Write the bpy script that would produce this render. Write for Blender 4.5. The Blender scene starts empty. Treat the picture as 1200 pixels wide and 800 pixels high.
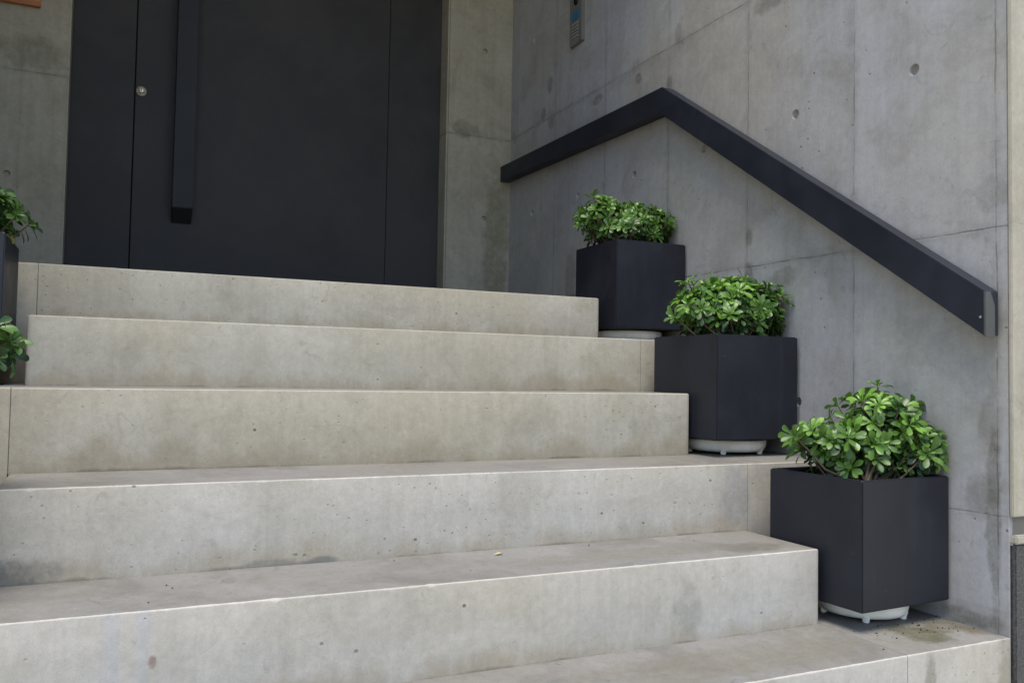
import bpy, bmesh, math, random
from mathutils import Vector, Matrix, noise
random.seed(7)
S = 0.172                      # one stair riser in metres; all layout numbers below are in risers
C = bpy.context.scene.collection
sc = bpy.context.scene

# ------------------------------------------------------------------ camera
cam_d = bpy.data.cameras.new('camera'); cam = bpy.data.objects.new('camera', cam_d); C.objects.link(cam)
sc.camera = cam
yaw, pitch, roll = 0.4332, 0.0399, 0.0177
def cam_vec(x3, z3, y2):
    cr, sr = math.cos(roll), math.sin(roll)
    X = x3*cr - z3*sr; Z2 = x3*sr + z3*cr
    cp, sp = math.cos(pitch), math.sin(pitch)
    y = y2*cp - Z2*sp; z = y2*sp + Z2*cp
    cy, sy = math.cos(yaw), math.sin(yaw)
    return Vector((X*cy + y*sy, -X*sy + y*cy, z))
r_, u_, f_ = cam_vec(1, 0, 0), cam_vec(0, 1, 0), cam_vec(0, 0, 1)
M = Matrix((r_, u_, -f_)).transposed().to_4x4()
M.translation = Vector((-10.9686, -15.1751, -1.6259))*S
cam.matrix_world = M
cam_d.sensor_width = 36; cam_d.lens = 996.1/1200*36
cam_d.clip_start = 0.02; cam_d.clip_end = 2000

# ------------------------------------------------------------------ world, sun, exposure
SUN_EL, SUN_AZ = math.radians(73), math.radians(212)     # azimuth clockwise from +Y
w = bpy.data.worlds.new('World'); sc.world = w; w.use_nodes = True
nt = w.node_tree; bg = nt.nodes['Background']
sky = nt.nodes.new('ShaderNodeTexSky'); sky.sky_type = 'NISHITA'; sky.sun_disc = False
sky.sun_elevation = SUN_EL; sky.sun_rotation = SUN_AZ
sky.air_density = 1.0; sky.dust_density = 1.5; sky.ozone_density = 1.0
nt.links.new(sky.outputs[0], bg.inputs[0]); bg.inputs[1].default_value = 0.15
sl = bpy.data.lights.new('sun', 'SUN'); sun = bpy.data.objects.new('sun', sl); C.objects.link(sun)
sl.energy = 2.2; sl.angle = math.radians(36); sl.color = (1, .93, .84)
sd = Vector((math.sin(SUN_AZ)*math.cos(SUN_EL), math.cos(SUN_AZ)*math.cos(SUN_EL), math.sin(SUN_EL)))
sun.rotation_euler = sd.to_track_quat('Z', 'Y').to_euler(); sun.location = sd*20
sc.view_settings.view_transform = 'Standard'; sc.view_settings.look = 'None'
sc.view_settings.exposure = 0.8; sc.view_settings.gamma = 1
sc.view_settings.use_curve_mapping = False

# ------------------------------------------------------------------ layout
ZL = {1: 0, 2: -.8964, 3: -1.8856, 4: -2.9414, 5: -3.9738, 6: -5.0081, 7: -6.03, 8: -7.05}
YL = {1: 0, 2: -1.5421, 3: -3.097, 4: -4.5935, 5: -6.1059, 6: -7.5623, 7: -9.07, 8: -10.6}
XE, XLF, XW = -1.9636, -12.1532, -14.4
YB, YD = 8.8911, 9.5237
DL, DR = -12.33, -2.146
YEND = -7.55
TOP = 14.2

# ------------------------------------------------------------------ helpers
def tag(o, label=None, cat=None, group=None, kind=None):
    if label: o['label'] = label
    if cat: o['category'] = cat
    if group: o['group'] = group
    if kind: o['kind'] = kind
    return o
def link(name, me, mat=None, parent=None):
    o = bpy.data.objects.new(name, me); C.objects.link(o)
    if mat is not None:
        for m in (mat if isinstance(mat, (list, tuple)) else [mat]): me.materials.append(m)
    if parent is not None:
        o.parent = parent
        o.matrix_parent_inverse = Matrix.Translation(parent.location).inverted() if False else Matrix.Identity(4)
        o.location = -parent.location if parent.type == 'EMPTY' else (0, 0, 0)
    return o
def empty(name, loc):
    o = bpy.data.objects.new(name, None); C.objects.link(o); o.empty_display_size = .05
    o.location = Vector(loc)*S
    return o
def finish(bm, name, smooth=False):
    bmesh.ops.recalc_face_normals(bm, faces=bm.faces)
    me = bpy.data.meshes.new(name); bm.to_mesh(me); bm.free()
    if smooth:
        for p in me.polygons: p.use_smooth = True
    return me
def add_box(bm, a, b, bev=0, seg=2, rotz=0, piv=None):
    a = Vector(a)*S; b = Vector(b)*S
    m = Matrix.Translation((a+b)/2) @ Matrix.Diagonal((*(b-a), 1))
    r = bmesh.ops.create_cube(bm, size=1, matrix=m)
    vs = r['verts']
    if bev:
        es = list({e for v in vs for e in v.link_edges})
        q = bmesh.ops.bevel(bm, geom=es, offset=bev*S, segments=seg, affect='EDGES', clamp_overlap=True)
        vs = list({v for f in q['faces'] for v in f.verts} | {v for v in vs if v.is_valid})
    if rotz:
        bmesh.ops.rotate(bm, verts=vs, cent=Vector(piv)*S, matrix=Matrix.Rotation(rotz, 3, 'Z'))
    return vs
def box(name, a, b, mat, parent=None, bev=.02, seg=2):
    bm = bmesh.new(); add_box(bm, a, b, bev, seg)
    return link(name, finish(bm, name), mat, parent)
def add_cyl(bm, c, axis, r, d, n=24, r2=None):
    m = Matrix.Translation(Vector(c)*S) @ Vector((0, 0, 1)).rotation_difference(Vector(axis)).to_matrix().to_4x4()
    return bmesh.ops.create_cone(bm, cap_ends=True, segments=n, radius1=r*S, radius2=(r if r2 is None else r2)*S, depth=d*S, matrix=m)['verts']
def lathe(bm, c, prof, n=40):
    c = Vector(c)*S; rings = []
    for r, z in prof:
        rings.append([bm.verts.new(c+Vector((r*S*math.cos(2*math.pi*i/n), r*S*math.sin(2*math.pi*i/n), z*S))) for i in range(n)])
    for A, B in zip(rings, rings[1:]):
        for i in range(n): bm.faces.new((A[i], A[(i+1) % n], B[(i+1) % n], B[i]))
    bm.faces.new(rings[0]); bm.faces.new(rings[-1])

# ------------------------------------------------------------------ node helpers
class NT:
    def __init__(s, name):
        s.m = bpy.data.materials.new(name); s.m.use_nodes = True; s.t = s.m.node_tree
        s.b = s.t.nodes['Principled BSDF']
    def n(s, typ, **kw):
        x = s.t.nodes.new(typ)
        for k, v in kw.items(): setattr(x, k, v)
        return x
    def put(s, inp, v):
        if hasattr(v, 'is_linked') or isinstance(v, bpy.types.NodeSocket): s.t.links.new(v, inp)
        elif isinstance(v, (tuple, list)) and len(v) == 3 and inp.type == 'RGBA': inp.default_value = (*v, 1)
        else: inp.default_value = v
    def math(s, op, a, b=0., c=None, clamp=False):
        x = s.n('ShaderNodeMath', operation=op, use_clamp=clamp); s.put(x.inputs[0], a); s.put(x.inputs[1], b)
        if c is not None: s.put(x.inputs[2], c)
        return x.outputs[0]
    def mix(s, f, a, b, mode='MIX'):
        x = s.n('ShaderNodeMix', data_type='RGBA', blend_type=mode)
        s.put(x.inputs[0], f); s.put(x.inputs[6], a); s.put(x.inputs[7], b); return x.outputs[2]
    def noise(s, vec, scale, detail=4, rough=.55, dist=0.):
        x = s.n('ShaderNodeTexNoise'); s.put(x.inputs['Vector'], vec)
        x.inputs['Scale'].default_value = scale; x.inputs['Detail'].default_value = detail
        x.inputs['Roughness'].default_value = rough; x.inputs['Distortion'].default_value = dist
        return x.outputs[0]
    def ramp(s, v, lo, hi, a=0., b=1.):
        x = s.n('ShaderNodeMapRange', interpolation_type='SMOOTHSTEP'); s.put(x.inputs[0], v)
        for i, q in enumerate((lo, hi, a, b)): s.put(x.inputs[i+1], q)
        return x.outputs[0]
    def vmul(s, v, k, add=(0, 0, 0)):
        x = s.n('ShaderNodeVectorMath', operation='MULTIPLY_ADD'); s.put(x.inputs[0], v)
        x.inputs[1].default_value = k; x.inputs[2].default_value = add; return x.outputs[0]
    def pos(s): return s.n('ShaderNodeNewGeometry').outputs['Position']
    def xyz(s, v):
        x = s.n('ShaderNodeSeparateXYZ'); s.put(x.inputs[0], v); return x.outputs
    def bump(s, h, dist=.001, strength=1., prev=None):
        x = s.n('ShaderNodeBump'); s.put(x.inputs['Height'], h)
        x.inputs['Distance'].default_value = dist; x.inputs['Strength'].default_value = strength
        if prev is not None: s.put(x.inputs['Normal'], prev)
        return x.outputs[0]
    def done(s, col, rough, normal=None, spec=None):
        s.put(s.b.inputs['Base Color'], col); s.put(s.b.inputs['Roughness'], rough)
        if normal is not None: s.put(s.b.inputs['Normal'], normal)
        if spec is not None: s.b.inputs['Specular IOR Level'].default_value = spec
        return s.m

def concrete(name, base, warm, dark, seed=0., pits=1., seams=(), streak=.5, foot=None, panel=None, mott=1., grain=.12, spots=()):
    """cast concrete. seams: list of (axis, coordinate in risers, strength); foot: dirt along the foot of each riser"""
    k = NT(name); P0 = k.pos()
    P = k.vmul(P0, (1, 1, 1), (seed, seed*1.7, seed*.6))
    big = k.noise(P, 1.3, 3, .5); mid = k.noise(P, 5.5, 5, .62, .6); fine = k.noise(P, 45, 6, .7); grit = k.noise(P, 420, 3, .7)
    st = k.noise(k.vmul(P, (16, 16, 1.3)), 1.0, 4, .6)
    col = k.mix(k.ramp(big, .35, .68), base, warm)
    col = k.mix(k.ramp(mid, .42, .72, 0, .62*mott), col, dark)
    lt = tuple(min(1, c*1.22) for c in base)
    col = k.mix(k.ramp(k.noise(k.vmul(P, (1, 1, 1), (9, 3, 5)), 3.1, 5, .6, .6), .52, .74, 0, .45*mott), col, lt)
    col = k.mix(k.ramp(st, .48, .72, 0, .38*streak), col, dark)
    v = k.math('MULTIPLY_ADD', k.math('SUBTRACT', fine, .5), .42, 1.0)
    sp = k.noise(k.vmul(P, (1, 1, 1), (3, 9, 2)), 110, 5, .8)
    v = k.math('MULTIPLY', v, k.math('MULTIPLY_ADD', k.math('SUBTRACT', sp, .5), .34, 1.0))
    st2 = k.noise(k.vmul(P, (75, 75, 2.2), (1, 2, 3)), 1.0, 3, .6)
    v = k.math('MULTIPLY', v, k.math('MULTIPLY_ADD', k.math('SUBTRACT', st2, .5), .22*streak, 1.0))
    br_ = k.noise(k.vmul(P, (1, 1, 1), (6, 6, 6)), 19, 5, .7, 1.2)
    col = k.mix(k.ramp(br_, .60, .70, 0, .30*mott), col, tuple(x*.72 for x in dark))
    col = k.mix(k.ramp(br_, .40, .30, 0, .22*mott), col, lt)
    v = k.math('MULTIPLY', v, k.math('MULTIPLY_ADD', k.math('SUBTRACT', grit, .5), grain*3, 1.0))
    if panel:
        ax, p0, sp = panel
        q = k.xyz(P0)
        cell = k.math('FLOOR', k.math('DIVIDE', k.math('SUBTRACT', q[ax], p0*S), sp*S))
        cz = k.math('FLOOR', k.math('DIVIDE', k.math('SUBTRACT', q[2], .537*S), 5.218*S))
        cb = k.n('ShaderNodeCombineXYZ'); k.put(cb.inputs[0], cell); k.put(cb.inputs[1], cz); cb.inputs[2].default_value = seed
        wn = k.n('ShaderNodeTexWhiteNoise'); k.put(wn.inputs[0], cb.outputs[0])
        v = k.math('MULTIPLY', v, k.math('MULTIPLY_ADD', k.math('SUBTRACT', wn.outputs[0], .5), .13, 1.0))
    height = k.math('ADD', k.math('MULTIPLY', fine, .5), k.math('MULTIPLY', grit, .35))
    # small air holes of two sizes
    vo = k.n('ShaderNodeTexVoronoi'); k.put(vo.inputs['Vector'], k.vmul(P, (1, 1, 1), (2, 1, 4))); vo.inputs['Scale'].default_value = 19
    rsel = k.xyz(vo.outputs['Color'])[0]
    h1 = k.math('MULTIPLY', k.ramp(vo.outputs['Distance'], .05, .085, 1, 0), k.ramp(rsel, .45, .5))
    vo2 = k.n('ShaderNodeTexVoronoi'); k.put(vo2.inputs['Vector'], P); vo2.inputs['Scale'].default_value = 47
    r2 = k.xyz(vo2.outputs['Color'])[1]
    h2 = k.math('MULTIPLY', k.ramp(vo2.outputs['Distance'], .07, .12, 1, 0), k.ramp(r2, .6, .65))
    clus = k.ramp(k.noise(k.vmul(P, (1, 1, 1), (7, 7, 7)), 2.6, 3, .6), .40, .60, .12, 1)
    pits = k.math('MULTIPLY', clus, pits)
    pit = k.math('MULTIPLY', k.math('MAXIMUM', h1, k.math('MULTIPLY', h2, .6)), pits, clamp=True)
    height = k.math('SUBTRACT', height, k.math('MULTIPLY', pit, 2.2))
    col = k.mix(k.math('MULTIPLY', pit, .72), col, tuple(c*.22 for c in dark))
    # hairline trowel marks and scratches
    sw = k.math('ABSOLUTE', k.math('SUBTRACT', k.noise(k.vmul(P, (1, 1, 1), (12, 3, 9)), 3.4, 2, .5, 1.6), .5))
    swm = k.math('MULTIPLY', k.ramp(sw, .0, .006, .20, 0), k.ramp(k.noise(P, 5, 3, .6), .50, .62))
    col = k.mix(k.math('MULTIPLY', swm, mott), col, tuple(c*.55 for c in dark))
    if seams:
        q = k.xyz(P0)
        wob = k.math('MULTIPLY', k.math('SUBTRACT', k.noise(P, 9, 4, .6), .5), .012)
        brk = k.ramp(k.noise(P, 14, 3, .6), .36, .62, .15, 1)
        blot = k.ramp(k.noise(k.vmul(P, (1, 1, 1), (4, 8, 1)), 7.5, 4, .6), .50, .68)
        for ax, c, s_ in seams:
            dd = k.math('ABSOLUTE', k.math('SUBTRACT', k.math('ADD', q[ax], wob), c*S))
            ln = k.math('MULTIPLY', k.ramp(dd, .0010, .0034, 1, 0), k.math('MULTIPLY', brk, s_*.72))
            halo = k.math('MULTIPLY', k.ramp(dd, .0, .045, 1, 0), k.math('MULTIPLY', blot, .5*s_))
            thin = k.ramp(dd, .0, .02, .22*s_, 0)
            col = k.mix(k.math('MAXIMUM', halo, thin), col, tuple(x*.55 for x in dark))
            col = k.mix(k.math('MULTIPLY', ln, .75), col, tuple(x*.30 for x in dark))
            height = k.math('SUBTRACT', height, k.math('MULTIPLY', ln, 1.6))
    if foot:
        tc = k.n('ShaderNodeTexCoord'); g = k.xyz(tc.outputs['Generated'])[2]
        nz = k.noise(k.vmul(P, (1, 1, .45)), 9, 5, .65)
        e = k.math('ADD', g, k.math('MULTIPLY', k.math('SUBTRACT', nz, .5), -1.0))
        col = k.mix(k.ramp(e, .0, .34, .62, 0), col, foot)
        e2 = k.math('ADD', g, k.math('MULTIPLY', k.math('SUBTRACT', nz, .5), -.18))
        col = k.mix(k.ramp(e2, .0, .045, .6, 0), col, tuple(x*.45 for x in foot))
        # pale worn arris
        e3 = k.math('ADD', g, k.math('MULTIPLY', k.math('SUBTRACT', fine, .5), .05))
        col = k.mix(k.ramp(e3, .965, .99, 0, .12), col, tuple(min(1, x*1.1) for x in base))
    if spots:
        nz = k.math('SUBTRACT', k.noise(P, 11, 5, .65), .5); nf = k.ramp(k.noise(k.vmul(P, (1, 1, 1), (5, 5, 5)), 28, 4, .7), .3, .6, .45, 1)
        for c0, sz, cc, st_ in spots:
            q = k.n('ShaderNodeVectorMath', operation='LENGTH')
            k.put(q.inputs[0], k.vmul(P0, tuple(1/(a*S) for a in sz), tuple(-a/b for a, b in zip(c0, sz))))
            e = k.math('MULTIPLY_ADD', nz, 1.7, q.outputs['Value'])
            col = k.mix(k.math('MULTIPLY', k.ramp(e, .55, 1.05, st_, 0), nf), col, cc)
    vv = k.n('ShaderNodeVectorMath', operation='SCALE'); k.put(vv.inputs[0], col); k.put(vv.inputs['Scale'], v)
    return k.done(vv.outputs[0], k.ramp(mid, .3, .8, .82, .66), k.bump(height, .0011, .8), spec=.3)

# wall concrete is darker than the steps
WB, WW, WD = (.375, .378, .388), (.375, .358, .322), (.275, .264, .240)
def m_wall(name, **k): return concrete(name, WB, WW, WD, **k)
seam_z = [(2, .537, .9), (2, 5.755, .9), (2, -3.43, .5), (2, 10.97, .9)]
m_side = m_wall('concrete_side_wall', seed=3.1, pits=.8, streak=.7, panel=(1, .43, 2.64),
                seams=[(1, y, s) for y, s in ((5.87, .7), (3.17, .75), (.43, .7), (-2.22, .75), (-4.85, .8), (-7.36, .8))]+seam_z,
                spots=[((0, y, z), (1, a, b), (.10, .095, .07), st) for y, z, a, b, st in (
    (1.67, 5.46, .16, .14, .6), (6.23, 6.69, .2, .3, .5), (6.63, 5.93, .22, .22, .5), (6.14, 5.55, .2, .2, .45), (-2.26, 1.12, .16, .22, .55),
    (-2.26, .34, .16, .3, .6), (-2.72, 5.55, .5, .22, .5), (-7.34, 1.04, .3, .3, .25), (.39, 4.94, .18, .2, .5), (.09, 5.95, .15, .3, .4),
    (3.57, 5.5, .25, .15, .5), (-7.31, -3.38, .12, 1.5, .5), (-7.1, -3.2, .3, .3, .4), (-7.2, -2.2, .2, .4, .35), (-6.9, -4.9, .6, .16, .6), (-5.4, -4.9, .8, .2, .5), (-3.2, .25, .5, .2, .4), (-5.6, .42, .5, .12, .4), (3.0, 1.4, .3, .9, .35), (4.9, 1.0, .35, 1.1, .35))])
m_back = concrete('concrete_back_wall', (.41, .385, .305), (.39, .35, .255), (.29, .262, .19), seed=8.4, pits=.5, streak=.8,  # olive of the warm bounced light is put into this base colour
                  panel=(0, -2.146, 2.4), seams=[(0, -13.38, .35), (2, .537, .9), (2, 5.72, .9), (2, 10.97, .9)],
                  spots=[((-.45, YB, 2.2), (.5, 1, 3.2), (.16, .145, .06), .5), ((-1.6, YB, 5.9), (.5, 1, .3), (.11, .10, .065), .5), ((-13.2, YB, 6.2), (.9, 1, .5), (.12, .105, .07), .4)])
m_front = concrete('concrete_facade', (.42, .40, .34), (.43, .40, .325), (.32, .295, .23), seed=5., pits=.3, streak=.8, seams=[(2, .575, .5)])
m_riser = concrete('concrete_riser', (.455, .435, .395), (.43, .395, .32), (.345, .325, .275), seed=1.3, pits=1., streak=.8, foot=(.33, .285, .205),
    spots=[((-12.05, YL[4], -3.86), (.6, 1, .20), (.13, .132, .12), .8), ((-8.6, YL[4], -3.97), (.25, 1, .10), (.15, .155, .15), .8), ((-9.2, YL[4], -3.97), (.4, 1, .10), (.19, .185, .16), .7),
           ((-10.95, YL[5], -4.4), (.10, 1, .75), (.36, .38, .43), .32), ((-10.66, YL[5], -4.4), (.09, 1, .8), (.36, .38, .43), .32), ((-10.57, YL[5], -4.47), (.06, 1, .1), (.24, .17, .13), .9),
           ((-4.2, YL[5], -4.6), (.3, 1, .4), (.26, .26, .23), .5), ((-1.55, YL[6], -5.5), (.12, 1, .8), (.20, .19, .15), .7), ((-.1, YL[6], -5.5), (.2, 1, .9), (.22, .205, .16), .6), ((-2.2, YL[4], -3.4), (.35, 1, .6), (.27, .27, .27), .5)])
m_riser_bounce = concrete('concrete_riser_warm_bounce', (.42, .398, .335), (.39, .352, .262), (.30, .275, .21), seed=2.3, pits=1., streak=.6, foot=(.28, .235, .16))  # upper and left risers: dimmer, warm bounce light put into the concrete colour
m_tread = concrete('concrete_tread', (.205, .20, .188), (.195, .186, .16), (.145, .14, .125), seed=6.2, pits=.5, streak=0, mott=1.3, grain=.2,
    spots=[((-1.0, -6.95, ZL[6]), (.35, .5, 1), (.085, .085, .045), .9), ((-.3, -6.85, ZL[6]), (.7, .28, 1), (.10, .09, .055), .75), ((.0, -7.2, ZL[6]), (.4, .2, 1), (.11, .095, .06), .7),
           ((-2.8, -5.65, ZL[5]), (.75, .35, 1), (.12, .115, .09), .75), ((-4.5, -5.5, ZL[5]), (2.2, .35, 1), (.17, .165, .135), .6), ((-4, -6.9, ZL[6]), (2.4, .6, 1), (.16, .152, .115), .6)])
m_soffit = concrete('soffit_warm_bounce', (.62, .54, .38), (.60, .50, .34), (.50, .42, .28), seed=11, pits=.1)  # unseen; warm tint added to bounce warm light onto the inner walls

def painted(name, col, rough=.45, spk=0., spec=.35, var=1.35, vs=6):
    k = NT(name); P = k.pos()
    a = k.noise(P, vs, 5, .6, .3); b = k.noise(P, 180, 3, .6)
    c = k.mix(k.ramp(a, .35, .7), col, tuple(x*var for x in col))
    if spk:
        vo = k.n('ShaderNodeTexVoronoi'); k.put(vo.inputs['Vector'], P); vo.inputs['Scale'].default_value = 24
        h = k.math('MULTIPLY', k.ramp(vo.outputs['Distance'], .02, .04, 1, 0), k.ramp(k.xyz(vo.outputs['Color'])[0], .55, .6))
        sc_ = k.ramp(k.noise(k.vmul(P, (30, 30, 90)), 1, 3, .6, 1.5), .70, .76, 0, .18)
        c = k.mix(k.math('MULTIPLY', k.math('MAXIMUM', h, sc_), spk), c, (.35, .35, .34))
        du = k.noise(k.vmul(P, (22, 22, 2.5)), 1, 5, .65, .4)
        c = k.mix(k.ramp(du, .50, .78, 0, .35*spk), c, tuple(x*2.6+.006 for x in col))
        sm_ = k.noise(P, 13, 6, .75, .8)
        c = k.mix(k.ramp(sm_, .60, .74, 0, .35*spk), c, (.055, .055, .052))
    r = k.ramp(a, .3, .75, rough*.85, rough*1.2)
    return k.done(c, r, k.bump(b, .0002, .5), spec=spec)
m_door = painted('charcoal_door_paint', (.034, .032, .031), .58, spec=.24, var=1.75, vs=1.6)
m_doorgap = painted('door_gap_black', (.003, .003, .003), .9)
m_handle = painted('charcoal_handle_paint', (.025, .0245, .0245), .5, spec=.22)
m_rail = painted('navy_charcoal_rail_paint', (.0145, .0168, .0245), .47, spk=.15)
m_cap = painted('rail_end_plate_lit_grey', (.07, .072, .07), .5)  # rail end face catches light; that lightness is put into the grey
m_planter = painted('black_planter_fibre', (.0135, .0155, .0215), .5, spk=.6)
m_planter_in = painted('planter_inside', (.010, .010, .010), .8)
m_planter_edge = painted('planter_worn_edge', (.032, .034, .040), .5, spk=.9)
m_white = painted('white_caddy_plastic', (.74, .72, .66), .35)
m_steel = NT('brushed_steel'); m_steel.b.inputs['Metallic'].default_value = 1
m_steel = m_steel.done((.50, .48, .44), .32)
m_chrome = NT('brass_nickel_lock'); m_chrome.b.inputs['Metallic'].default_value = .5
m_chrome = m_chrome.done((.75, .70, .58), .22)
def flat(name, col, rough=.5): return NT(name).done(col, rough)
m_btn = flat('pale_button', (.30, .29, .28)); m_blue = flat('blue_screen_card', (.035, .15, .27), .3); m_black = flat('black_glass', (.004, .004, .004), .15)
k = NT('orange_wood'); P = k.pos()
g = k.noise(k.vmul(P, (2.5, 1, 45)), 1.5, 5, .6, .8)
m_wood = k.done(k.mix(k.ramp(g, .3, .7), (.55, .20, .055), (.34, .105, .028)), .45, k.bump(g, .0003))
k = NT('potting_soil'); P = k.pos(); g = k.noise(P, 90, 6, .75)
m_soil = k.done(k.mix(k.ramp(g, .35, .7), (.018, .012, .008), (.07, .048, .03)), .95, k.bump(g, .006))
k = NT('granite_plinth'); P = k.pos(); g = k.noise(P, 160, 5, .75); g2 = k.noise(P, 6, 4)
m_granite = k.done(k.mix(k.ramp(g, .35, .7), k.mix(g2, (.028, .028, .030), (.045, .044, .044)), (.11, .11, .115)), .6, k.bump(g, .0008))
k = NT('pavement_stone'); P = k.pos(); g = k.noise(P, 40, 5, .7); g2 = k.noise(P, 1.2, 4)
br = k.n('ShaderNodeTexBrick'); k.put(br.inputs['Vector'], P); br.inputs['Scale'].default_value = 1.6; br.offset = .0
br.inputs['Mortar Size'].default_value = .008; br.inputs['Color1'].default_value = (.44, .38, .26, 1); br.inputs['Color2'].default_value = (.48, .42, .29, 1); br.inputs['Mortar'].default_value = (.08, .075, .065, 1)
m_ground = k.done(k.mix(k.ramp(g, .3, .7, 0, .35), br.outputs[0], k.mix(g2, (.34, .30, .20), (.46, .40, .28))), .85, k.bump(g, .001))  # unseen paving; warm bright colour chosen to bounce light into the entrance

# ------------------------------------------------------------------ ground
bm = bmesh.new(); z = ZL[8]*S
bm.faces.new([bm.verts.new((x, y, z)) for x, y in ((-400, -400), (400, -400), (400, 400), (-400, 400))])
tag(link('ground', finish(bm, 'ground'), m_ground), kind='structure')

# ------------------------------------------------------------------ staircase: cast blocks with chipped, softly rounded arrises
def step_mesh(x0, x1, y0, y1, z0, z1, rl=True, rr=True, seed=0, top_y=None):
    """rounded front-top arris along X, jittered; rl / rr round the free ends"""
    bm = bmesh.new(); R = .015
    xs = []; n = max(4, int((x1-x0)*S/.012)); 
    xs = [x0+(x1-x0)*i/n for i in range(n+1)]
    er = .05
    def ends(a):   # extra stations for rounded ends
        out = []
        for i in range(5):
            t = math.pi/2*i/4; out.append(a*(1-math.sin(t)) )
        return out
    st = []
    if rl: st += [(x0+er*(1-math.cos(t)), er*(1-math.sin(t))) for t in [math.pi/2*i/4 for i in range(4)]]
    else: st += [(x0, 0)]
    st += [(x, 0) for x in xs if x0+(er if rl else .001) <= x <= x1-(er if rr else .001)]
    if rr: st += [(x1-er*(1-math.cos(t)), er*(1-math.sin(t))) for t in [math.pi/2*i/4 for i in (3, 2, 1, 0)]]
    else: st += [(x1, 0)]
    rows = []
    for x, ins in st:
        nz = noise.noise(Vector((x*4.1, seed*7.7, 0)))*.006 + noise.noise(Vector((x*19, seed*3.1, 5)))*.005
        c = noise.noise(Vector((x*2.3, seed*5.3, 9))); c2 = noise.noise(Vector((x*13, seed*2.9, 2)))
        chip = max(0, c2-.40)*.12 if c > .1 else 0
        r = R + abs(nz)*1.2 + chip
        y = y0+ins+nz*.35; zt = z1-ins*.8+nz*.25
        prof = [(y, z0), (y, z0+(z1-z0)*.5), (y, zt-r*1.0)]
        for t in (.25, .5, .75):
            a = t*math.pi/2; prof.append((y+r*(1-math.cos(a)), zt-r*(1-math.sin(a))))
        prof.append((y+r, zt)); prof.append((y+.6, z1 if ins == 0 else zt)); prof.append((y1, zt)); prof.append((y1, z0))
        rows.append([bm.verts.new(Vector((x, p, q))*S) for p, q in prof])
    for A, B in zip(rows, rows[1:]):
        m = len(A)
        for i in range(m):
            j = (i+1) % m
            f = bm.faces.new((A[i], A[j], B[j], B[i]))
            if i in (6, 7): f.material_index = 1
    bm.faces.new(rows[0]); bm.faces.new(rows[-1])
    me = finish(bm, 'step')
    for p in me.polygons: p.use_smooth = len(p.vertices) == 4
    try: me.set_sharp_from_angle(angle=math.radians(35))
    except Exception: pass
    return me
stair = empty('staircase', (-7, -3, ZL[8]))
tag(stair, 'broad pale grey cast concrete entrance staircase with staggered step ends', 'staircase')
J = .006
for i in range(1, 8):                                  # the middle flight
    m = m_riser_bounce if i <= 3 else m_riser
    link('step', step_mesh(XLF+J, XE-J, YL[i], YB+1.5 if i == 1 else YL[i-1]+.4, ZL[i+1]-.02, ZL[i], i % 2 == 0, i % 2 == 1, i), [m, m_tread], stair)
EX = .25                                               # side blocks run a little into the walls
for i, yb in ((2, 1.78), (4, YL[2]+.1), (6, YL[4]+.1)):
    link('side_step', step_mesh(XE+J, EX if i < 6 else -.0, YL[i]+(.006 if i < 6 else .0), yb, ZL[min(i+2, 8)]-.02, ZL[i], False, i == 6, 20+i), [m_riser_bounce if i < 4 else m_riser, m_tread], stair)
link('side_step', step_mesh(XE+J, EX, 1.76, YB+1.5, ZL[3], ZL[1], False, False, 31), [m_riser_bounce, m_tread], stair)
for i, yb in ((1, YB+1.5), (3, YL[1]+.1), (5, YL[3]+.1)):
    link('side_step', step_mesh(XW-.25, XLF-J, YL[i]+.006, yb, ZL[i+2]-.02, ZL[i], False, False, 40+i), [m_riser_bounce, m_tread], stair)
m_mortar = concrete('joint_mortar', (.20, .19, .16), (.22, .20, .15), (.12, .11, .09), seed=4, pits=0)
for i in range(1, 7):
    for xx in ((XE, XLF)[i % 2],):
        box('mortar_joint', (xx-J-.004, YL[i]+.012, ZL[i+1]+.002), (xx+J+.004, YL[i]+.10, ZL[i]-.012), m_mortar, stair, 0)
# fills the body below so that no gap shows between blocks
box('stair_core', (XLF+.3, YL[2]+.3, ZL[8]), (XE-.3, YB, ZL[3]-.1), m_riser, stair, 0)

# ------------------------------------------------------------------ walls
def wall_with_holes(name, a, b, mat, holes, axis, bev=.03):
    """a wall slab with conical tie holes cut into one face"""
    bm = bmesh.new(); add_box(bm, a, b, bev, 2)
    o = link(name, finish(bm, name), mat)
    cb = bmesh.new()
    for p, r in holes:
        add_cyl(cb, p, axis, r*1.12, .17, 28, r*.72)
    cut = link('cut', finish(cb, 'cut'), mat)
    md = o.modifiers.new('b', 'BOOLEAN'); md.object = cut; md.operation = 'DIFFERENCE'; md.solver = 'EXACT'
    dg = bpy.context.evaluated_depsgraph_get(); dg.update()
    me = bpy.data.meshes.new_from_object(o.evaluated_get(dg))
    o.modifiers.clear(); o.data = me
    bpy.data.objects.remove(cut)
    return o
holes = []
for z in (3.18, 8.4):
    for y in (7.3, 4.53, 1.80, -.85, -3.5, -6.03):
        if z > 8 and y == 4.53: continue
        holes.append(((-.0, y, z), .098))
holes += [((0, y, -2.0), .088) for y in (-6.15, -3.6)]
o = wall_with_holes('side_wall', (0, YEND, ZL[8]-1), (1.2, YB+1.5, TOP), m_side, holes, (1, 0, 0))
tag(o, 'tall grey board marked concrete wall behind the handrail and planters', 'wall')
o = box('side_wall', (XW-1.2, -3.2, ZL[8]-1), (XW, YB+1.5, TOP), m_side)
tag(o, 'concrete wall closing the left side of the entrance stairs', 'wall')
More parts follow.
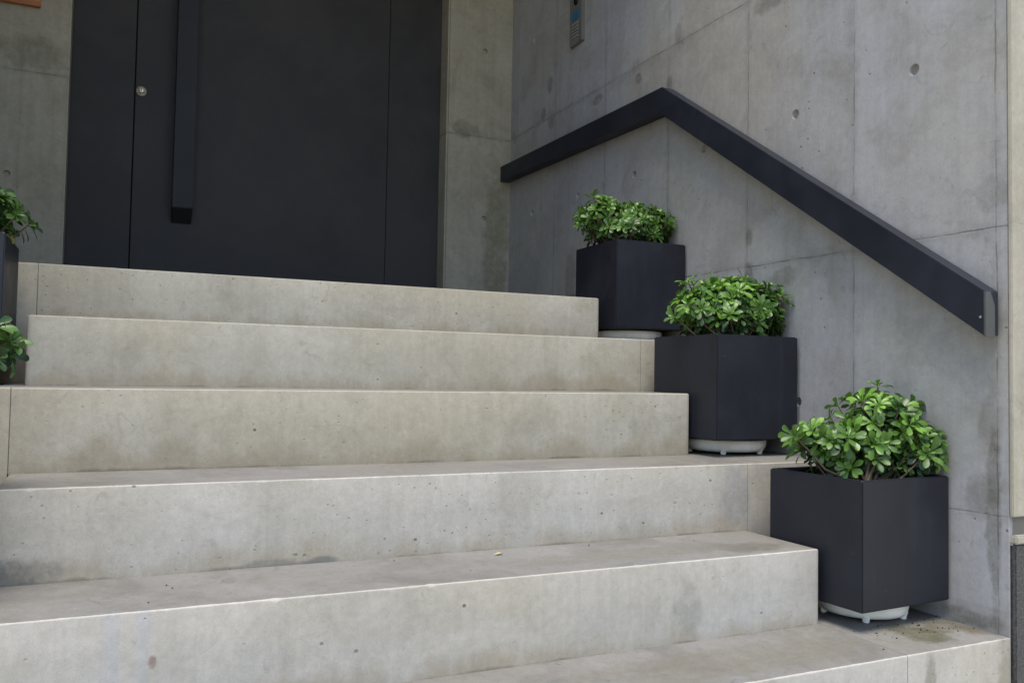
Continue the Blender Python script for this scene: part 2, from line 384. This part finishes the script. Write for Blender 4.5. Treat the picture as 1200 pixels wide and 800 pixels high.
# back wall: two piers and a lintel round the door recess
bw = empty('entrance_wall', (-7, YB, 0))
tag(bw, 'grey concrete back wall with olive bounce light in its colour, framing the recessed dark door', 'wall')
o = wall_with_holes('pier', (DR, YB, -.5), (.1, YB+1.4, TOP), m_back, [((-.92, YB, 8.43), .085), ((-.87, YB, 3.2), .085)], (0, 1, 0), .05)
o.parent = bw; o.location = -bw.location
o = wall_with_holes('pier', (XW-.1, YB, -.5), (DL, YB+1.4, TOP), m_back, [((-13.607, YB, 3.12), .085)], (0, 1, 0), .05)
o.parent = bw; o.location = -bw.location
box('lintel', (DL-.1, YB+.004, 13.2), (DR+.1, YB+1.3, TOP), m_back, bw)
# soffit over the landing
o = box('soffit', (XW-1.2, -1.5, TOP-.004), (1.2, YB+3, TOP+1), m_soffit)
tag(o, 'concrete soffit slab over the landing above the entrance door', 'ceiling')
o = box('rear_closing_wall', (XW-1, YB+1.3, -1), (1.2, YB+1.6, TOP), m_soffit)
tag(o, 'plain concrete wall closing the building behind the dark door', 'wall')

# street facade round the corner to the right
fc = empty('street_facade', (4, YEND, ZL[8]))
tag(fc, 'cream concrete street front with dark stone plinth right of the stairs', 'facade')
bm = bmesh.new(); add_box(bm, (1.2, YEND+.012, -3.41), (30, YEND+1.2, TOP), .02)
link('wall_face', finish(bm, 'wall_face'), m_front, fc)
# added skin on the side wall's end; street light put into its paler colour
box('wall_end', (.006, YEND-.035, -3.41), (1.25, YEND+.02, TOP), m_front, fc, .012)
box('shadow_groove', (.035, YEND-.004, -3.66), (30, YEND+.3, -3.41), painted('groove_shade_grey', (.12, .118, .105), .8), fc, 0)  # nearly flush strip; the groove's shade is put into its dark grey
box('ledge', (.02, YEND-.075, -3.77), (30, YEND+.3, -3.655), m_front, fc, .02)
box('plinth', (.03, YEND-.045, ZL[8]-.5), (30, YEND+.2, -3.772), m_granite, fc, .02)

# ------------------------------------------------------------------ door
door = empty('entrance_door', (-7.2, YD, 0))
tag(door, 'tall dark charcoal metal entrance door with flush side panels and long bar handle', 'door')
box('door_backing', (DL-.3, YD+.10, -.3), (DR+.3, YD+.35, 13.6), m_doorgap, door, 0)
S1, S2 = -10.80, -3.805
for nm, a, b, dy in (('side_panel', DL-.1, S1-.017, 0), ('door_leaf', S1+.017, S2-.010, -.012), ('side_panel', S2+.010, DR+.1, 0)):
    box(nm, (a, YD+dy, .02), (b, YD+.12, 13.5), m_door, door, .012)
bm = bmesh.new()
# lock knob: rosette, barrel and keyway
lathe(bm, (0, 0, 0), [(.001, 0), (.125, 0), (.135, .02), (.13, .045), (.10, .07), (.075, .075), (.075, .14), (.06, .155), (.001, .155)], 28)
bmesh.ops.rotate(bm, verts=bm.verts, matrix=Matrix.Rotation(math.pi/2, 3, 'X'))
bmesh.ops.translate(bm, verts=bm.verts, vec=Vector((-10.645, YD-.012, 5.8))*S)
kn = link('lock', finish(bm, 'lock', True), m_chrome, door)
box('keyway', (-10.655, YD-.175, 5.765), (-10.635, YD-.16, 5.835), m_black, door, 0)
# bar handle with a bevel cut foot
hx0, hx1, hp = -9.80, -9.29, .48
bm = bmesh.new()
pr = [(YD-.012, 2.33), (YD-hp, 2.70), (YD-hp, 12.2), (YD-.012, 12.55)]
A = [bm.verts.new(Vector((hx0, y, z))*S) for y, z in pr]; B = [bm.verts.new(Vector((hx1, y, z))*S) for y, z in pr]
bm.faces.new(A); bm.faces.new(B)
for i in range(4): bm.faces.new((A[i], A[(i+1) % 4], B[(i+1) % 4], B[i]))
bmesh.ops.bevel(bm, geom=list(bm.edges), offset=.012*S, segments=2, affect='EDGES')
link('bar_handle', finish(bm, 'bar_handle'), m_handle, door)

# ------------------------------------------------------------------ handrail
rail = empty('handrail', (0, .2, 4.5))
tag(rail, 'dark flat bar handrail bent downhill along the concrete wall', 'handrail')
def extrude_x(name, poly, x0, x1, mat, parent, bev=.01):
    bm = bmesh.new()
    A = [bm.verts.new(Vector((x0, y, z))*S) for y, z in poly]; B = [bm.verts.new(Vector((x1, y, z))*S) for y, z in poly]
    n = len(poly); bm.faces.new(A); bm.faces.new(B)
    for i in range(n): bm.faces.new((A[i], A[(i+1) % n], B[(i+1) % n], B[i]))
    bmesh.ops.bevel(bm, geom=list(bm.edges), offset=bev*S, segments=2, affect='EDGES')
    return link(name, finish(bm, name), mat, parent)
extrude_x('rail_bar', [(8.86, 4.86), (.19, 4.745), (-7.43, -.365), (-7.43, -.975), (.29, 4.215), (8.86, 4.385)], -.354, -.055, m_rail, rail)
bm = bmesh.new(); pl_ = [(-.352, -.985), (-.352, -.372), (-.25, -.372), (-.165, -.56), (-.165, -.985)]
A = [bm.verts.new(Vector((x, -7.456, z))*S) for x, z in pl_]; B = [bm.verts.new(Vector((x, -7.426, z))*S) for x, z in pl_]
bm.faces.new(A); bm.faces.new(B)
for i in range(5): bm.faces.new((A[i], A[(i+1) % 5], B[(i+1) % 5], B[i]))
link('end_plate', finish(bm, 'end_plate'), m_cap, rail)
for y in (7.4, 4.1, 1.2):
    zc = 4.5+(y-.2)*.013
    box('wall_bracket', (-.145, y-.15, zc-.1), (.02, y+.15, zc+.1), m_rail, rail, .01)
for y in (-1.6, -4.2, -6.6):
    zc = 4.48+(y-.2)*.671
    box('wall_bracket', (-.145, y-.12, zc-.1), (.02, y+.12, zc+.1), m_rail, rail, .01)
bm = bmesh.new(); add_cyl(bm, (-.352, -7.38, -.72), (1, 0, 0), .018, .014, 12)
link('screw', finish(bm, 'screw'), m_btn, rail)

# ------------------------------------------------------------------ intercom
ic = empty('intercom', (-.05, 4.6, 7.3))
tag(ic, 'slim metal door intercom panel with blue card and pale buttons', 'intercom')
m_ic = painted('intercom_bronze_steel', (.16, .155, .135), .4)
box('panel', (-.10, 4.28, 7.30), (.01, 4.95, 9.15), m_ic, ic, .015)
bm = bmesh.new(); lathe(bm, (0, 0, 0), [(.001, 0), (.10, 0), (.10, .03), (.07, .045), (.05, .03), (.001, .03)], 24)
bmesh.ops.rotate(bm, verts=bm.verts, matrix=Matrix.Rotation(-math.pi/2, 3, 'Y'))
bmesh.ops.translate(bm, verts=bm.verts, vec=Vector((-.10, 4.58, 8.45))*S)
link('camera_lens', finish(bm, 'camera_lens', True), m_black, ic)
box('screen', (-.112, 4.42, 7.95), (-.098, 4.80, 8.22), m_blue, ic, .005)
box('button', (-.125, 4.45, 7.825), (-.098, 4.77, 7.87), m_btn, ic, .006)
for q in range(4):
    box('button', (-.125, 4.45, 7.475+q*.085), (-.098, 4.77, 7.475+q*.085+.045), m_btn, ic, .006)

# ------------------------------------------------------------------ wooden plaque
o = box('wooden_plaque', (-14.25, YB-.14, 7.34), (-13.02, YB-.01, 8.15), m_wood, None, .012)
tag(o, 'orange wooden plaque mounted on the wall left of the door', 'plaque')

# ------------------------------------------------------------------ shrubs
def leaf_material(name):
    k = NT(name)
    at = k.n('ShaderNodeAttribute', attribute_name='age_shade').outputs['Fac']
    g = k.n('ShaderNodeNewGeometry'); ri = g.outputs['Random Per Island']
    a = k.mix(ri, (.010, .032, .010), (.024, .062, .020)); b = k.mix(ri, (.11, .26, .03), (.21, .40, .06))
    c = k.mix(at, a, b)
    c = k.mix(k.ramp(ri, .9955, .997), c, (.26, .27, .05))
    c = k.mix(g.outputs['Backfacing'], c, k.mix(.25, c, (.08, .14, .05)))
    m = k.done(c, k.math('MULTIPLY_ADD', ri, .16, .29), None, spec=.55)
    t = k.n('ShaderNodeBsdfTranslucent'); k.put(t.inputs[0], k.mix(.5, c, (.12, .30, .03)))
    ms = k.n('ShaderNodeMixShader'); ms.inputs[0].default_value = .16
    out = k.t.nodes['Material Output']
    k.t.links.new(k.b.outputs[0], ms.inputs[1]); k.t.links.new(t.outputs[0], ms.inputs[2]); k.t.links.new(ms.outputs[0], out.inputs[0])
    return m
m_leaf = leaf_material('glossy_leaf')
k = NT('woody_stem'); P = k.pos(); g = k.noise(P, 120, 4)
m_stem = k.done(k.mix(g, (.07, .05, .03), (.14, .11, .07)), .8)
def rot_to(d):
    return Vector((0, 0, 1)).rotation_difference(d).to_matrix()
def add_leaf(bm, lay, base, R, L, W, cup, droop, age_shade):
    """obovate leaf, folded along its midrib; grows along +X of R"""
    st = ((0, .05), (.14, .10), (.34, .34), (.56, .72), (.76, 1.0), (.91, .80), (1.0, .22))
    prev = None
    for t, w in st:
        x = L*t; zz = cup*L*math.sin(t*1.7)*.5 - droop*L*t*t
        hw = W*w*.5
        row = [bm.verts.new(base+R @ Vector((x, s*hw, zz+abs(s)*hw*.32))) for s in (-1, 0, 1)]
        if prev:
            for i in (0, 1):
                f = bm.faces.new((prev[i], row[i], row[i+1], prev[i+1])); f.smooth = True
        for v in row: v[lay] = age_shade
        prev = row
def tube(bm, pts, r0, r1, n=5):
    prev = None
    for i, p in enumerate(pts):
        d = (pts[min(i+1, len(pts)-1)]-pts[max(i-1, 0)]).normalized(); R = rot_to(d)
        r = r0+(r1-r0)*i/(len(pts)-1)
        ring = [bm.verts.new(p+R @ Vector((r*math.cos(2*math.pi*j/n), r*math.sin(2*math.pi*j/n), 0))) for j in range(n)]
        if prev:
            for j in range(n): bm.faces.new((prev[j], prev[(j+1) % n], ring[(j+1) % n], ring[j]))
        prev = ring
def shrub(parent, lobes, sprigs, root, seed, leaf=.245, dens=66, xmax=-.05, minz=None, shade_k=1.):
    rnd = random.Random(seed)
    bm = bmesh.new(); lay = bm.verts.layers.float.new('age_shade'); sm = bmesh.new()
    tips = []
    for (cx, cy, cz, rr, rz) in lobes:
        n = int(dens*(rr*rr+rr*rz)*2)
        pts = []
        tries = 0
        while len(pts) < n and tries < n*30:
            tries += 1
            d = Vector((rnd.gauss(0, 1), rnd.gauss(0, 1), rnd.gauss(0, 1))).normalized()
            if d.z < -.75: continue
            rad = 1.0 - abs(rnd.gauss(0, .10)) + (rnd.uniform(.08, .26) if rnd.random() < .16 and d.z > -.1 else 0)
            inner = False
            if rnd.random() < .30: rad = rnd.uniform(.45, .85); inner = True
            bumpy = 1+.5*noise.noise(Vector((d.x*2.2+seed, d.y*2.2, d.z*2.2)))
            p = Vector((cx+d.x*rr*rad*bumpy, cy+d.y*rr*rad*bumpy, cz+d.z*rz*rad*bumpy))
            if p.x > xmax-.03: p.x = xmax-.03-rnd.random()*.1
            if any((p-q).length < leaf*.48 for q in pts): continue
            # inside another lobe: skip most
            if any(((p.x-a)/e)**2+((p.y-b)/e)**2+((p.z-c)/f)**2 < .55 for a, b, c, e, f in lobes if (a, b, c) != (cx, cy, cz)) and rnd.random() < .7: continue
            if minz is not None and p.z < minz-.02: continue
            pts.append(p)
            up = Vector((d.x*1.0, d.y*1.0, max(d.z, -.2)+.42)).normalized()
            tips.append((p, up, inner, 1.0))
    for p, up, sc2 in sprigs: tips.append((Vector(p), Vector(up).normalized(), False, sc2))
    zs = [t[0].z for t in tips]; z0, z1 = min(zs), max(zs)
    rt = Vector(root)
    for p, up, inner, k2 in tips:
        R0 = rot_to(up) @ Matrix.Rotation(rnd.uniform(0, 6.28), 3, 'Z')
        fresh_lit = max(0, min(1, (p.z-z0)/(z1-z0+.01)*.75+.25+rnd.gauss(0, .14)))
        if inner: fresh_lit *= .2  # crown's inner darkness put into the leaf colour, besides leaf age
        fresh_lit *= shade_k  # shrubs in the left shade: leaves darkened through their colour
        nl = rnd.randint(7, 10); L0 = leaf*k2*rnd.uniform(.8, 1.15)
        for i in range(nl+3):
            core = i >= nl
            a = i*2.39996+rnd.uniform(-.2, .2)
            el = rnd.uniform(.12, .75) if not core else rnd.uniform(.85, 1.2)
            R = R0 @ Matrix.Rotation(a, 3, 'Z') @ Matrix.Rotation(-el, 3, 'Y')
            R = R @ Matrix.Rotation(rnd.uniform(-.3, .3), 3, 'X')
            L = L0*rnd.uniform(.75, 1.1)*(.5 if core else 1)
            add_leaf(bm, lay, p*S, R, L*S, L*S*rnd.uniform(.33, .44), rnd.uniform(.1, .35), rnd.uniform(.05, .35), max(0, min(1, fresh_lit+(.25 if core else rnd.gauss(0, .1)))))
        # older, darker leaves down the shoot
        for i in range(4):
            a = rnd.uniform(0, 6.28); q = p-up*leaf*rnd.uniform(.15, .7)
            R = R0 @ Matrix.Rotation(a, 3, 'Z') @ Matrix.Rotation(-rnd.uniform(-.3, .3), 3, 'Y')
            L = L0*rnd.uniform(.7, 1.05)
            add_leaf(bm, lay, q*S, R, L*S, L*S*.42, .15, rnd.uniform(.2, .5), max(0, fresh_lit*.3+rnd.gauss(0, .06)))
        b = rt+Vector((rnd.uniform(-.45, .45), rnd.uniform(-.45, .45), 0))
        mid = (b+p)*.5+Vector((rnd.uniform(-.1, .1), rnd.uniform(-.1, .1), -.08)); q = p-up*.1
        for i in range(3):     # single dark leaves along the bare part of the shoot
            t_ = rnd.uniform(.3, .9); q2 = b.lerp(p, t_)+Vector((rnd.uniform(-.05, .05), rnd.uniform(-.05, .05), 0))
            R = Matrix.Rotation(rnd.uniform(0, 6.28), 3, 'Z') @ Matrix.Rotation(-rnd.uniform(-.2, .8), 3, 'Y')
            L = L0*rnd.uniform(.6, .95)
            add_leaf(bm, lay, q2*S, R, L*S, L*S*.42, .2, .3, max(0, fresh_lit*.2))
        tube(sm, [b*S, ((b+mid)*.5+Vector((0, 0, .04)))*S, mid*S, (mid*.35+q*.65)*S, p*S], .028*S, .011*S)
    me = bpy.data.meshes.new('foliage'); bm.to_mesh(me); bm.free()
    link('foliage', me, m_leaf, parent)
    link('stems', finish(sm, 'stems', True), m_stem, parent)

def planter(label, x, y, z, rot, wx, wy, H, lobes, sprigs, seed, soil=.22, caddy_label='', caddy_r=.72, leaf=.245, dens=66, shade_k=1.):
    """x, y: nearest left corner of the box; z: level it stands on"""
    lift = .285
    cx, cy = x+wx/2, y+wy/2
    t = empty('planter', (cx, cy, z+lift)); tag(t, label, 'planter', 'black box planters on the stairs')
    T = .075; zb = z+lift; zt = zb+H
    bm = bmesh.new()
    # open box with walls of real thickness
    o_ = [(x, y), (x+wx, y), (x+wx, y+wy), (x, y+wy)]; i_ = [(x+T, y+T), (x+wx-T, y+T), (x+wx-T, y+wy-T), (x+T, y+wy-T)]
    mk = lambda pts, zz: [bm.verts.new(Vector((a, b, zz))*S) for a, b in pts]
    ob, ot, it, ib = mk(o_, zb), mk(o_, zt), mk(i_, zt), mk(i_, zb+.3)
    bm.faces.new(ob[::-1]); bm.faces.new(ib)
    for a, b in ((ob, ot), (ot, it), (it, ib)):
        for q in range(4):
            f = bm.faces.new((a[q], a[(q+1) % 4], b[(q+1) % 4], b[q]))
            if a is it: f.material_index = 1
    bm.normal_update()
    es = [e for e in bm.edges if all(v in ob+ot+it for v in e.verts)]
    bmesh.ops.bevel(bm, geom=es, offset=.016*S, segments=2, affect='EDGES')
    def rt(bm): 
        if rot: bmesh.ops.rotate(bm, verts=bm.verts, cent=Vector((x, y, 0))*S, matrix=Matrix.Rotation(rot, 3, 'Z'))
    bm.normal_update()
    for f in bm.faces:
        n_ = f.normal; q = sorted(abs(c_) for c_ in n_)
        if q[2] < .985: f.material_index = 2
    rt(bm); link('box', finish(bm, 'box'), [m_planter, m_planter_in, m_planter_edge], t)
    bm = bmesh.new(); N = 14; g = []
    for a in range(N+1):
        g.append([bm.verts.new(Vector((x+T+(wx-2*T)*a/N, y+T+(wy-2*T)*b/N, zt-soil+.05*noise.noise(Vector((a*.7, b*.7, seed)))+.03*random.random()))*S) for b in range(N+1)])
    for a in range(N):
        for b in range(N): bm.faces.new((g[a][b], g[a+1][b], g[a+1][b+1], g[a][b+1]))
    rt(bm); link('soil', finish(bm, 'soil', True), m_soil, t)
    shrub(t, lobes, sprigs, (cx, cy, zt-soil), seed, leaf, dens, minz=zt, shade_k=shade_k)
    # white round plant caddy under the box
    c = empty('plant_caddy', (cx, cy, z)); tag(c, caddy_label, 'plant stand', 'white plant caddies under the planters')
    bm = bmesh.new(); R = caddy_r
    lathe(bm, (cx, cy, z), [(R*.5, .045), (R*.80, .045), (R*.92, .065), (R*.975, .11), (R, .17), (R, .24), (R*.985, .255), (R*.96, .262), (R*.94, .25), (R*.93, .20), (R*.5, .20)], 56)
    link('tray', finish(bm, 'tray', True), m_white, c)
    for q in range(5):
        a = math.radians(229+72*q)
        px, py = cx+R*.88*math.cos(a), cy+R*.88*math.sin(a)
        bm = bmesh.new(); lathe(bm, (px, py, z), [(.03, .003), (.045, .012), (.05, .05), (.065, .09), (.07, .15), (.05, .18)], 16)
        link('foot', finish(bm, 'foot'), m_white, c)
    bm = bmesh.new(); add_cyl(bm, (cx, cy, z+.24), (0, 0, 1), R*.5, .086, 32)
    link('support_disc', finish(bm, 'support_disc'), m_white, c)
    return t

planter('black box planter with rounded green shrub on the top right ledge', -1.749, -.302, ZL[2], -.02, 1.69, 1.80, 1.83,
        [(-1.48, .75, 1.86, .48, .34), (-.95, .62, 1.78, .56, .34), (-.52, .42, 1.70, .42, .30), (-.95, .6, 1.55, .8, .25)],
        [((-2.06, .7, 1.66), (-.9, -.2, .45), 1.), ((-1.9, .5, 1.75), (-.8, -.3, .6), 1.)], 3,
        caddy_label='white round plant caddy under the topmost planter by the wall', caddy_r=.74, leaf=.215, dens=66)
planter('black box planter with wide green shrub in the middle of the right hand row', -1.874, -3.703, ZL[4], .02, 1.80, 1.80, 1.79,
        [(-1.40, -2.75, -.34, .48, .36), (-.88, -2.85, -.27, .52, .38), (-.46, -3.05, -.36, .42, .36), (-.92, -2.85, -.62, .74, .22)],
        [((-2.12, -2.85, -.56), (-.9, -.2, .35), 1.), ((-1.95, -3.0, -.35), (-.8, -.2, .6), 1.)], 5,
        caddy_label='white round plant caddy under the middle planter by the wall', caddy_r=.72, leaf=.24, dens=58)
planter('black box planter with tall green shrub at the bottom right of the stairs', -1.849, -6.747, ZL[6], .05, 1.80, 1.70, 1.763,
        [(-.60, -5.92, -2.34, .54, .58), (-.26, -6.3, -2.62, .34, .30), (-1.32, -5.62, -2.52, .42, .22), (-.8, -5.75, -2.8, .6, .2)],
        [((-1.98, -5.62, -2.44), (-.9, -.1, .35), 1.), ((-1.78, -5.75, -2.36), (-.7, -.2, .6), 1.), ((-.16, -6.35, -2.84), (.2, -.7, .4), 1.), ((-.14, -6.25, -2.30), (.3, -.5, .7), 1.), ((-.2, -6.3, -2.5), (.3, -.8, .5), 1.), ((-1.55, -5.9, -2.5), (-.5, -.6, .5), 1.)], 9,
        soil=.25, caddy_label='white round plant caddy under the lowest planter near the wall end', caddy_r=.64, dens=58)
planter('black box planter with leggy shrub on the left ledge beside the door', -14.2, -2.0, ZL[3], 0, 1.8, 1.75, 1.78,
        [(-13.1, -1.1, .62, .62, .38)],
        [((-12.22, -1.1, .42), (.9, 0, .4), 1.1), ((-12.45, -1.0, .62), (.8, 0, .6), 1.), ((-12.5, -1.2, .35), (.9, -.2, .2), 1.), ((-12.6, -1.25, .78), (.5, -.5, .7), 1.), ((-12.35, -1.3, .52), (.7, -.5, .4), .9)], 12,
        caddy_label='white round plant caddy under the planter beside the door', shade_k=.45)
planter('black box planter at the left edge with large green leaves hanging over', -14.25, -5.7, ZL[5], 0, 1.8, 1.75, 1.78,
        [(-13.1, -4.8, -1.38, .70, .40)],
        [((-12.02, -4.7, -1.36), (.5, -.5, .45), 1.0), ((-12.2, -4.75, -1.22), (.6, -.3, .7), .95), ((-12.2, -4.6, -1.45), (.8, -.3, .3), 1.), ((-12.12, -4.85, -1.55), (.6, -.6, .1), .95), ((-12.28, -4.8, -1.34), (.6, -.6, .3), .9), ((-12.02, -4.75, -1.52), (.8, -.4, .0), .85), ((-12.3, -4.9, -1.62), (.6, -.6, .1), .9)], 15,
        caddy_label='white round plant caddy under the planter at the left edge', shade_k=.35)

# ------------------------------------------------------------------ small litter
def litter_leaf(name, p, rz, L, mat, label):
    bm = bmesh.new(); lay = bm.verts.layers.float.new('age_shade')
    add_leaf(bm, lay, Vector((0, 0, 0)), Matrix.Rotation(rz, 3, 'Z'), L*S, L*S*.42, .15, .05, .5)
    me = bpy.data.meshes.new(name); bm.to_mesh(me); bm.free()
    o = link(name, me, mat); o.location = Vector(p)*S+Vector((0, 0, .0015)); tag(o, label, 'leaf')
litter_leaf('fallen_leaf', (-6.47, -4.96, ZL[5]), .3, .17, flat('dry_yellow_leaf', (.50, .42, .10)), 'tiny dry yellow leaf lying on the second lowest tread')
rnd = random.Random(4); bm = bmesh.new()
for i in range(95):
    u = rnd.random()
    if u < .72: p = (rnd.gauss(-1.0, .45), rnd.gauss(-6.75, .22), ZL[6]+.008)
    elif u < .93: p = (rnd.uniform(-.5, -.03), rnd.uniform(-7.2, -5.0), ZL[6]+.008)
    else: p = (rnd.uniform(-11.5, -2.2), rnd.uniform(YL[5]+.15, YL[4]-.1), ZL[5]+.008)
    if p[0] > -.02: continue
    r0 = rnd.uniform(.004, .012)
    bmesh.ops.create_icosphere(bm, subdivisions=1, radius=r0*S, matrix=Matrix.Translation(Vector(p)*S) @ Matrix.Diagonal((1, rnd.uniform(.6, 1.6), .6, 1)))
tag(link('soil_crumbs', finish(bm, 'soil_crumbs', True), m_soil), kind='stuff')
